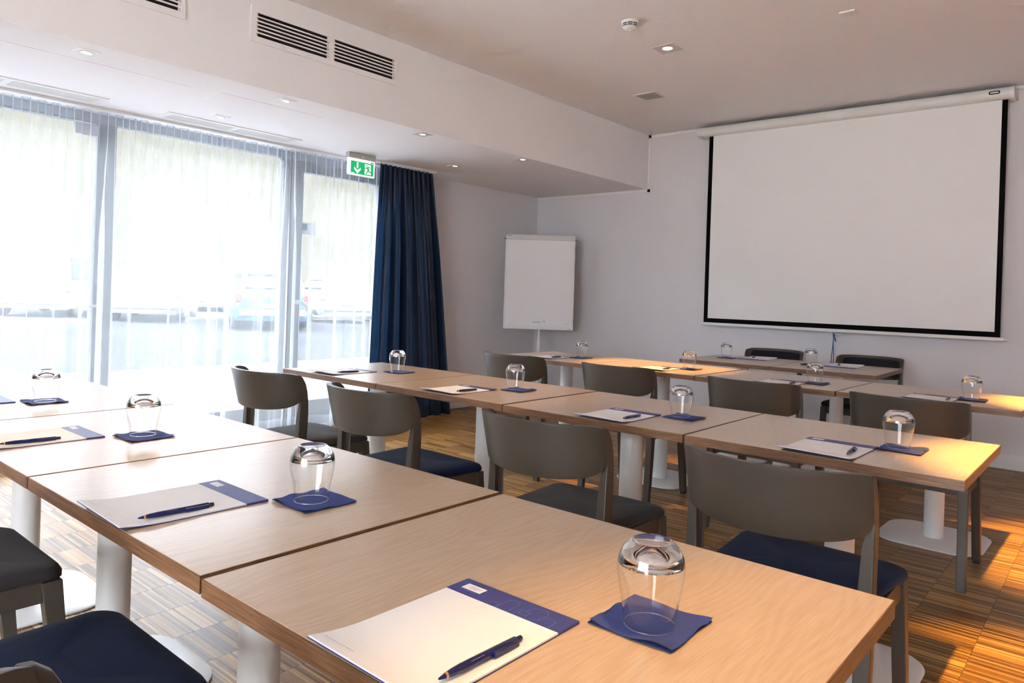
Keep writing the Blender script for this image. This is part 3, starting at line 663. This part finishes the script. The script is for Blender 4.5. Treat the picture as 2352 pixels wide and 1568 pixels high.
# ------------------------------------------------------------------ chairs
def make_chair(fabric):
    t = thing('conference_chair', 'x', 'chair')
    A, R = .234, 'chair_lacquer'
    def xa(u): return A*math.sin(1.42*u)/math.sin(1.42)
    def yb(u, z): return -.207-(z-.66)*.26-.128*(math.cos(1.42*u)-math.cos(1.42))/(1-math.cos(1.42))
    def zbot(u): return .612+.030*u*u+.022*abs(u)**8
    def ztop(u): return .788-.004*u*u-.008*abs(u)**10
    th = .019; NU, NV = 28, 8
    outer = lambda a, b: (lambda u: (lambda z: (xa(u), yb(u, z), z))(zbot(u)+(ztop(u)-zbot(u))*b))(2*a-1)
    inner = lambda a, b: (lambda p: (p[0]*.93, p[1]+th, p[2]))(outer(a, b))
    m = MB(); V = []; F = []; n1 = NV+1
    for fn in (outer, inner): V += [fn(i/NU, j/NV) for i in range(NU+1) for j in range(n1)]
    o = (NU+1)*n1
    for i in range(NU):
        for j in range(NV):
            q = (i*n1+j, (i+1)*n1+j, (i+1)*n1+j+1, i*n1+j+1); F += [q, tuple(k+o for k in q[::-1])]
        for j in (0, NV):
            F.append((i*n1+j, (i+1)*n1+j, (i+1)*n1+j+o, i*n1+j+o))
    for i in (0, NU):
        for j in range(NV): F.append((i*n1+j, i*n1+j+1, i*n1+j+1+o, i*n1+j+o))
    m.add(V, F); obj('backrest', m, R, t, smooth=.7, bevel=.002)
    def pf(a, b):
        u = (2*a-1)*.84; k = (1-abs(2*a-1)**6)*(1-abs(2*b-1)**6); z = zbot(u)+.014+(ztop(u)-zbot(u)-.028)*b
        return (xa(u)*.93, yb(u, z)+th-.004+.016*k, z)
    obj('back_pad', MB().grid(pf, 24, 8), 'fabric_black', t, smooth=3)
    for s in (-1, 1):
        # rear leg: bent side profile (y, z), rear edge then front edge
        prof = [(-.250, 0), (-.233, .20), (-.218, .43), (-.210, .60), (-.207, .66), (-.236, .768), (-.229, .777), (-.215, .775), (-.199, .762), (-.183, .733), (-.173, .695), (-.168, .655), (-.166, .60), (-.172, .43), (-.198, .20), (-.222, 0)]
        def leg(prof, xa, xb, splay):
            mm = MB(); n = len(prof)
            xi = lambda z: xa if z < .58 else max(xa, min(xb-.016, xa+(xb-.016-xa)*(z-.58)/.06))
            V = [(s*(xa+splay*(1-z/.45) if z < .45 else xi(z)), y, z) for y, z in prof]+[(s*(xb+splay*(1-z/.45) if z < .45 else xb), y, z) for y, z in prof]
            mm.add(V, [tuple(range(n))[::-1], tuple(range(n, 2*n))]+[(i, (i+1) % n, n+(i+1) % n, n+i) for i in range(n)]); return mm
        lg = obj('leg', leg(prof, .199, .2345, .006), R, t, bevel=.003)
        obj('glide', MB().box(s*.2225-.014, s*.2225+.014, -.246, -.226, -.000, .004), 'rubber', lg)
        pf2 = [(.204, .012), (.232, .012), (.196, .425), (.150, .425)]
        lg = obj('leg', leg(pf2, .190, .226, .008), R, t, bevel=.003)
        obj('glide', MB().box(s*.216-.014, s*.216+.014, .206, .230, 0, .013), 'rubber', lg)
        obj('side_rail', MB().box(min(s*.196, s*.220), max(s*.196, s*.220), -.175, .155, .375, .428), R, t, bevel=.002)
    obj('front_rail', MB().box(-.192, .192, .164, .186, .375, .428), R, t, bevel=.002)
    obj('rear_rail', MB().box(-.200, .200, -.205, -.183, .388, .428), R, t, bevel=.002)
    o = []
    for x, y in rrect(-1, 1, -1, 1, .22, 7): o.append((x, y))
    def outl(ins, z, drop=0):
        out = []
        for x, y in o:
            wx = (.232 if y > -.2 else .232-.03*min(1, (-.2-y)/.5))-ins; Y = (.205-ins)*y if y > 0 else (.198-ins)*y
            out.append((wx*x, Y, z-(.010*max(0, y)**4 if z > .43 else 0)-(.004*abs(x)**4 if z > .44 else 0)))
        return out
    obj('seat_cushion', MB().rings([outl(.03, .427), outl(.006, .429), outl(.0, .437), outl(.0, .452), outl(.006, .463), outl(.018, .469), outl(.05, .4725), outl(.10, .474), outl(.16, .4745)]), fabric, t, smooth=1.2)
    return t
CH = {'A': [None, (1.245, -1.705, .0, 'fabric_taupe', 'chair with charcoal seat beside the bottom left table column, back out of view'), (2.01, -1.71, .0, 'fabric_navy', 'chair with navy seat filling the bottom left corner'), (2.852, -1.695, .0, 'fabric_taupe', 'chair of which only a curved backrest tip shows, bottom left corner')],
      'B': [(.415, -.105, .02, 'fabric_taupe', 'curved-back chair at the window end of the middle row, against the sheer curtain'), (1.195, -.118, -.01, 'fabric_navy', 'curved-back chair with bright navy seat, second from the window in the middle row'), (2.045, -.112, .01, 'fabric_taupe', 'curved-back chair with charcoal seat, third from the window in the middle row'), (2.79, -.125, .0, 'fabric_navy', 'largest curved-back chair with navy seat, right-hand end of the middle row')],
      'C': [(.415, 1.66, .015, 'fabric_navy', 'grey curved-back chair at the window end of the third row, below the flip chart'), (1.215, 1.645, .0, 'fabric_taupe', 'grey curved-back chair second from the window in the third row'), (2.035, 1.60, .0, 'fabric_navy', 'grey curved-back chair third from the window in the third row'), (2.735, 1.575, .0, 'fabric_taupe', 'grey curved-back chair at the right-hand end of the third row, behind a tumbler')],
      'D': [(1.235, 3.585, PI+.03, 'fabric_black', 'chair with dark padded back facing the room, left of the pair by the screen'), (1.965, 3.585, PI+.02, 'fabric_black', 'chair with dark padded back facing the room, right of the pair by the screen')]}
protos = {}
for row in 'ABCD':
    for e in CH[row]:
        if not e: continue
        x, y, a, fab, lab = e
        if fab not in protos: t = protos[fab] = make_chair(fab)
        else: t = clone(protos[fab])
        t.location = (x, y, 0); t.rotation_euler = (0, 0, a)
        tag(t, lab, 'chair', 'curved-back conference chairs')

# ------------------------------------------------------------------ notepads, pens, napkins, tumblers
PW, PH = .206, .284
def make_pad():
    t = thing('notepad', 'x', 'notepad')
    def lift(x, y): return .010*max(0, (-y-.05)/(PH/2-.05))**2*(1-.35*(x/PW+.5)) if y < -.05 else 0
    def sheet(z, ins, y0, y1, th):
        m = MB(); nx, ny = 4, 14; V = []; F = []
        for k in (0, 1):
            for i in range(nx+1):
                for j in range(ny+1):
                    x = -PW/2+ins+(PW-2*ins)*i/nx; y = y0+(y1-y0)*j/ny; V.append((x, y, z+k*th+lift(x, y)))
        o = (nx+1)*(ny+1)
        for i in range(nx):
            for j in range(ny):
                a = i*(ny+1)+j; q = (a, a+ny+1, a+ny+2, a+1); F += [q[::-1], tuple(k+o for k in q)]
            for j in (0, ny): a = i*(ny+1)+j; F.append((a, a+ny+1, a+ny+1+o, a+o))
        for i in (0, nx):
            for j in range(ny): a = i*(ny+1)+j; F.append((a, a+1, a+1+o, a+o))
        return m.add(V, F)
    obj('backing_card', sheet(0, 0, -PH/2, PH/2, .0012), 'navy_print', t)
    obj('paper_block', sheet(.0013, .0008, -PH/2+.001, PH/2-.046, .0022), 'ruled_paper', t)
    h = obj('header_band', MB().box(-PW/2, PW/2, PH/2-.047, PH/2, .0012, .0042), 'navy_print', t, bevel=.0008)
    lb = obj('logo_label', MB().box(-PW/2+.016, -PW/2+.052, PH/2-.031, PH/2-.014, .0042, .0045), 'label_white', h)
    for k in range(3): obj('logo_mark', MB().box(-PW/2+.026, -PW/2+.049-.004*k, PH/2-.0205-.0035*k, PH/2-.0195-.0035*k, .0045, .0047), 'grey_ink', lb)
    obj('tag_line', MB().box(-PW/2+.016, -PW/2+.044, PH/2-.0345, PH/2-.0335, .0042, .0044), 'purple_ink', h)
    m = MB()
    def poly(pts):
        for a, b in zip(pts, pts[1:]):
            d = Vector((b[0]-a[0], b[1]-a[1])); n = Vector((-d.y, d.x)).normalized()*.00035
            m.add([(a[0]+n.x, a[1]+n.y, .00435), (a[0]-n.x, a[1]-n.y, .00435), (b[0]-n.x, b[1]-n.y, .00435), (b[0]+n.x, b[1]+n.y, .00435)], [(0, 1, 2, 3)])
    y0 = PH/2-.046; X = lambda x: -.012+x
    poly([(X(-.012), y0), (X(-.008), y0+.010), (X(.004), y0+.012), (X(.004), y0)])
    poly([(X(.006), y0), (X(.006), y0+.028), (X(.012), y0+.034), (X(.022), y0+.034), (X(.026), y0+.026), (X(.026), y0)])
    poly([(X(.036), y0), (X(.036), y0+.018), (X(.054), y0+.018), (X(.054), y0+.006), (X(.040), y0+.006), (X(.040), y0+.016)])
    poly([(X(.046), y0+.020), (X(.048), y0+.032), (X(.058), y0+.038), (X(.070), y0+.036), (X(.076), y0+.028), (X(.072), y0+.008)])
    poly([(X(.064), y0), (X(.064), y0+.006), (X(.074), y0+.006), (X(.080), y0+.022), (X(.096), y0+.020), (X(.096), y0)])
    for cx, cy in ((.018, .026), (.046, .012), (.062, .028), (.086, .012)):
        for k in range(5): a, b = X(cx)+.003*math.cos(k*2.4), y0+cy+.004*math.sin(k*2.4); m.add([(a-.0004, b-.0004, .00435), (a+.0004, b-.0004, .00435), (a+.0004, b+.0004, .00435), (a-.0004, b+.0004, .00435)], [(0, 1, 2, 3)])
    obj('skyline_drawing', m, 'line_blue', h)
    obj('footer_print', MB().add([(-PW/2+.014, -PH/2+.016, .0118), (-PW/2+.070, -PH/2+.016, .0115), (-PW/2+.070, -PH/2+.0168, .0114), (-PW/2+.014, -PH/2+.0168, .0117)], [(0, 1, 2, 3)]), 'grey_ink', t)
    return t
def make_pen():
    t = thing('ballpoint_pen', 'x', 'pen'); r = .0052; L = .146
    obj('barrel', MB().lathe([(0, 0), (.0012, .0), (.0024, .006), (.0044, .020), (r, .036), (r, L-.012), (r*.75, L-.010), (0, L-.010)], 18, (0, 0, r), axis='y'), 'navy_plastic', t, smooth=.7)
    obj('tip_ring', MB().lathe([(.0030, .0095), (.0034, .0095), (.0038, .0125), (.0030, .0125)], 16, (0, 0, r), axis='y', close=True), 'brass', t, smooth=.7)
    obj('push_button', MB().lathe([(0, L-.011), (.0036, L-.011), (.0036, L-.001), (.0028, L), (0, L)], 14, (0, 0, r), axis='y'), 'navy_plastic', t, smooth=.7)
    obj('clip', MB().box(r-.0006, r+.0035, L-.060, L-.014, r-.0035, r+.0032).box(r-.004, r+.003, L-.018, L-.013, r-.003, r+.003), 'navy_plastic', t, bevel=.0008)
    obj('printed_mark', MB().box(.0030, .0034, .050, .072, r+.0026, r+.0040), 'grey_ink', t)
    return t
def make_napkin(seed):
    t = thing('paper_napkin', 'x', 'napkin'); rnd = random.Random(seed); p = [rnd.uniform(0, 6) for _ in range(8)]; S = .121
    def wr(x, y):
        e = max(abs(x), abs(y))/(S/2)
        w = .0016*math.sin(70*x+30*y+p[0])+.0012*math.sin(-55*x+90*y+p[1])+.0010*math.sin(140*y+p[2]+40*x)
        return w*e**3*1.1
    for k, nm in enumerate(('lower_layer', 'upper_layer')):
        def fn(a, b, k=k):
            x, y = (a-.5)*S, (b-.5)*S; jx = .0012*math.sin(60*y+p[3]+k); jy = .0012*math.sin(60*x+p[4]+k)
            lowc = .0025*max(0, (abs(x)+abs(y))/(S/2)-1.3)
            return (x+jx, y+jy, .0015+.0020*k+max(-.0012, wr(x, y))*(k*.8+.2)+(lowc if k else 0))
        obj(nm, MB().grid(fn, 26, 26), 'napkin_paper', t, smooth=3)
    obj('folded_edge', MB().grid(lambda a, b: (-S/2+.0008-.0015*math.sin(PI*b), (a-.5)*S, .0014+.0022*b), 10, 4), 'napkin_paper', t, smooth=3)
    return t
def make_tumbler():
    t = thing('tumbler', 'x', 'glass')
    # stands upside down: rim on the napkin, heavy foot on top
    out = [(.0335, 0), (.0337, .004), (.0350, .014), (.0385, .034), (.0425, .056), (.0448, .072), (.0447, .082), (.0425, .092), (.0385, .100)]
    inn = [(r-.0011, h) for r, h in out[:-1]]
    obj('bowl', MB().lathe([(.0329, 0)]+[(r, h) for r, h in out], 48), 'tumbler_wall', t, smooth=1.2)
    obj('foot', MB().lathe([(0, .0955), (.010, .0950), (.022, .0925), (.034, .0865), (.0415, .0805), (.0440, .0815), (.0432, .0895), (.0385, .1005), (.0325, .1075), (.0275, .1115), (.0255, .1122), (.0235, .1112), (.018, .1085), (.008, .1072), (0, .1070)], 48), 'tumbler_base', t, smooth=1.2)
    obj('rim', MB().lathe([(.0335+.0009*math.cos(2*PI*k/8), .0009+.0009*math.sin(2*PI*k/8)) for k in range(8)], 48, close=True), 'tumbler_base', t, smooth=2)
    return t
pad0, pen0, tum0 = make_pad(), make_pen(), make_tumbler(); naps = [make_napkin(k) for k in (1, 2, 3)]
used = set()
def inst(p):
    if p.name not in used: used.add(p.name); return p
    return clone(p)
ORD = {'A': ['at the window end of the foreground row', 'second from the window in the foreground row', 'third from the window in the foreground row', 'nearest the camera, right of the foreground row'],
       'B': ['at the window end of the middle row', 'second from the window in the middle row', 'third from the window in the middle row', 'at the right-hand end of the middle row'],
       'C': ['at the window end of the third row', 'second from the window in the third row', 'third from the window in the third row', 'at the right-hand end of the third row'],
       'D': ['on the left presenter table', 'on the right presenter table']}
SETS = {'A': [(.40, None, .552, -1.282, .543, -1.283), (1.196, None, 1.345, -1.276, 1.358, -1.277), (2.040, None, 2.208, -1.302, 2.211, -1.295), (2.810, None, 2.985, -1.301, 2.980, -1.289)],
        'B': [(.315, .166, .468, .405, .492, .402), (1.178, .160, 1.318, .385, 1.344, .378), (2.022, .150, 2.190, .318, 2.209, .316), (2.774, .146, 2.926, .320, 2.940, .316)],
        'C': [(.318, 1.955, .470, 2.13, .468, 2.12), (1.200, 1.93, 1.330, 2.09, 1.338, 2.08), (1.998, 1.868, 2.134, 2.005, 2.140, 2.00), (2.733, 1.862, 2.884, 1.975, 2.888, 1.966)],
        'D': [(1.258, 3.395, 1.062, 3.25, 1.078, 3.235), (1.905, 3.365, 1.700, 3.27, 1.705, 3.255)]}
PENS = {('A', 3): (2.894, -1.600, .025), ('A', 2): (2.121, -1.604, .07), ('A', 1): (1.283, -1.604, .12)}
for row in 'ABCD':
    for i, (xp, yp, xg, yg, xn, yn) in enumerate(SETS[row]):
        z = TH+ZO[row][i]; flip = row == 'D'; w_ = ORD[row][i]
        a = {'A': A_ROW, 'B': B_ROW, 'C': C_ROW, 'D': D_ROW}[row][2]+random.uniform(-.02, .02)
        if yp is None: yp = -1.6434+PH/2+.001
        p = inst(pad0); p.location = (xp, yp, z+.0002); p.rotation_euler = (0, 0, a+(PI if flip else 0)); tag(p, 'ruled notepad with navy header band '+w_, 'notepad', 'notepads set out on the tables')
        q = inst(pen0)
        if (row, i) in PENS: x, y, r = PENS[row, i]
        elif flip: x, y, r = xp-.060, yp+.10, PI+.25
        else: x, y, r = xp+.080, yp-.095, .07+random.uniform(0, .10)
        q.location = (x, y, z+.0040+.003); q.rotation_euler = (-.035 if not flip else 0, 0, r); tag(q, 'navy ballpoint pen lying on the notepad '+w_, 'pen', 'navy pens on the notepads')
        n = inst(naps[(i+ord(row)) % 3]); n.location = (xn, yn, z+.0006); n.rotation_euler = (0, 0, a+random.uniform(-.05, .05)+(PI/2)*random.randint(0, 3)); tag(n, 'folded navy paper napkin '+w_, 'napkin', 'navy napkins under the tumblers')
        g = inst(tum0); g.location = (xg, yg, z+.0052); g.rotation_euler = (0, 0, random.uniform(0, 6)); tag(g, 'clear upturned tumbler '+w_, 'glass', 'upturned tumblers on the tables')
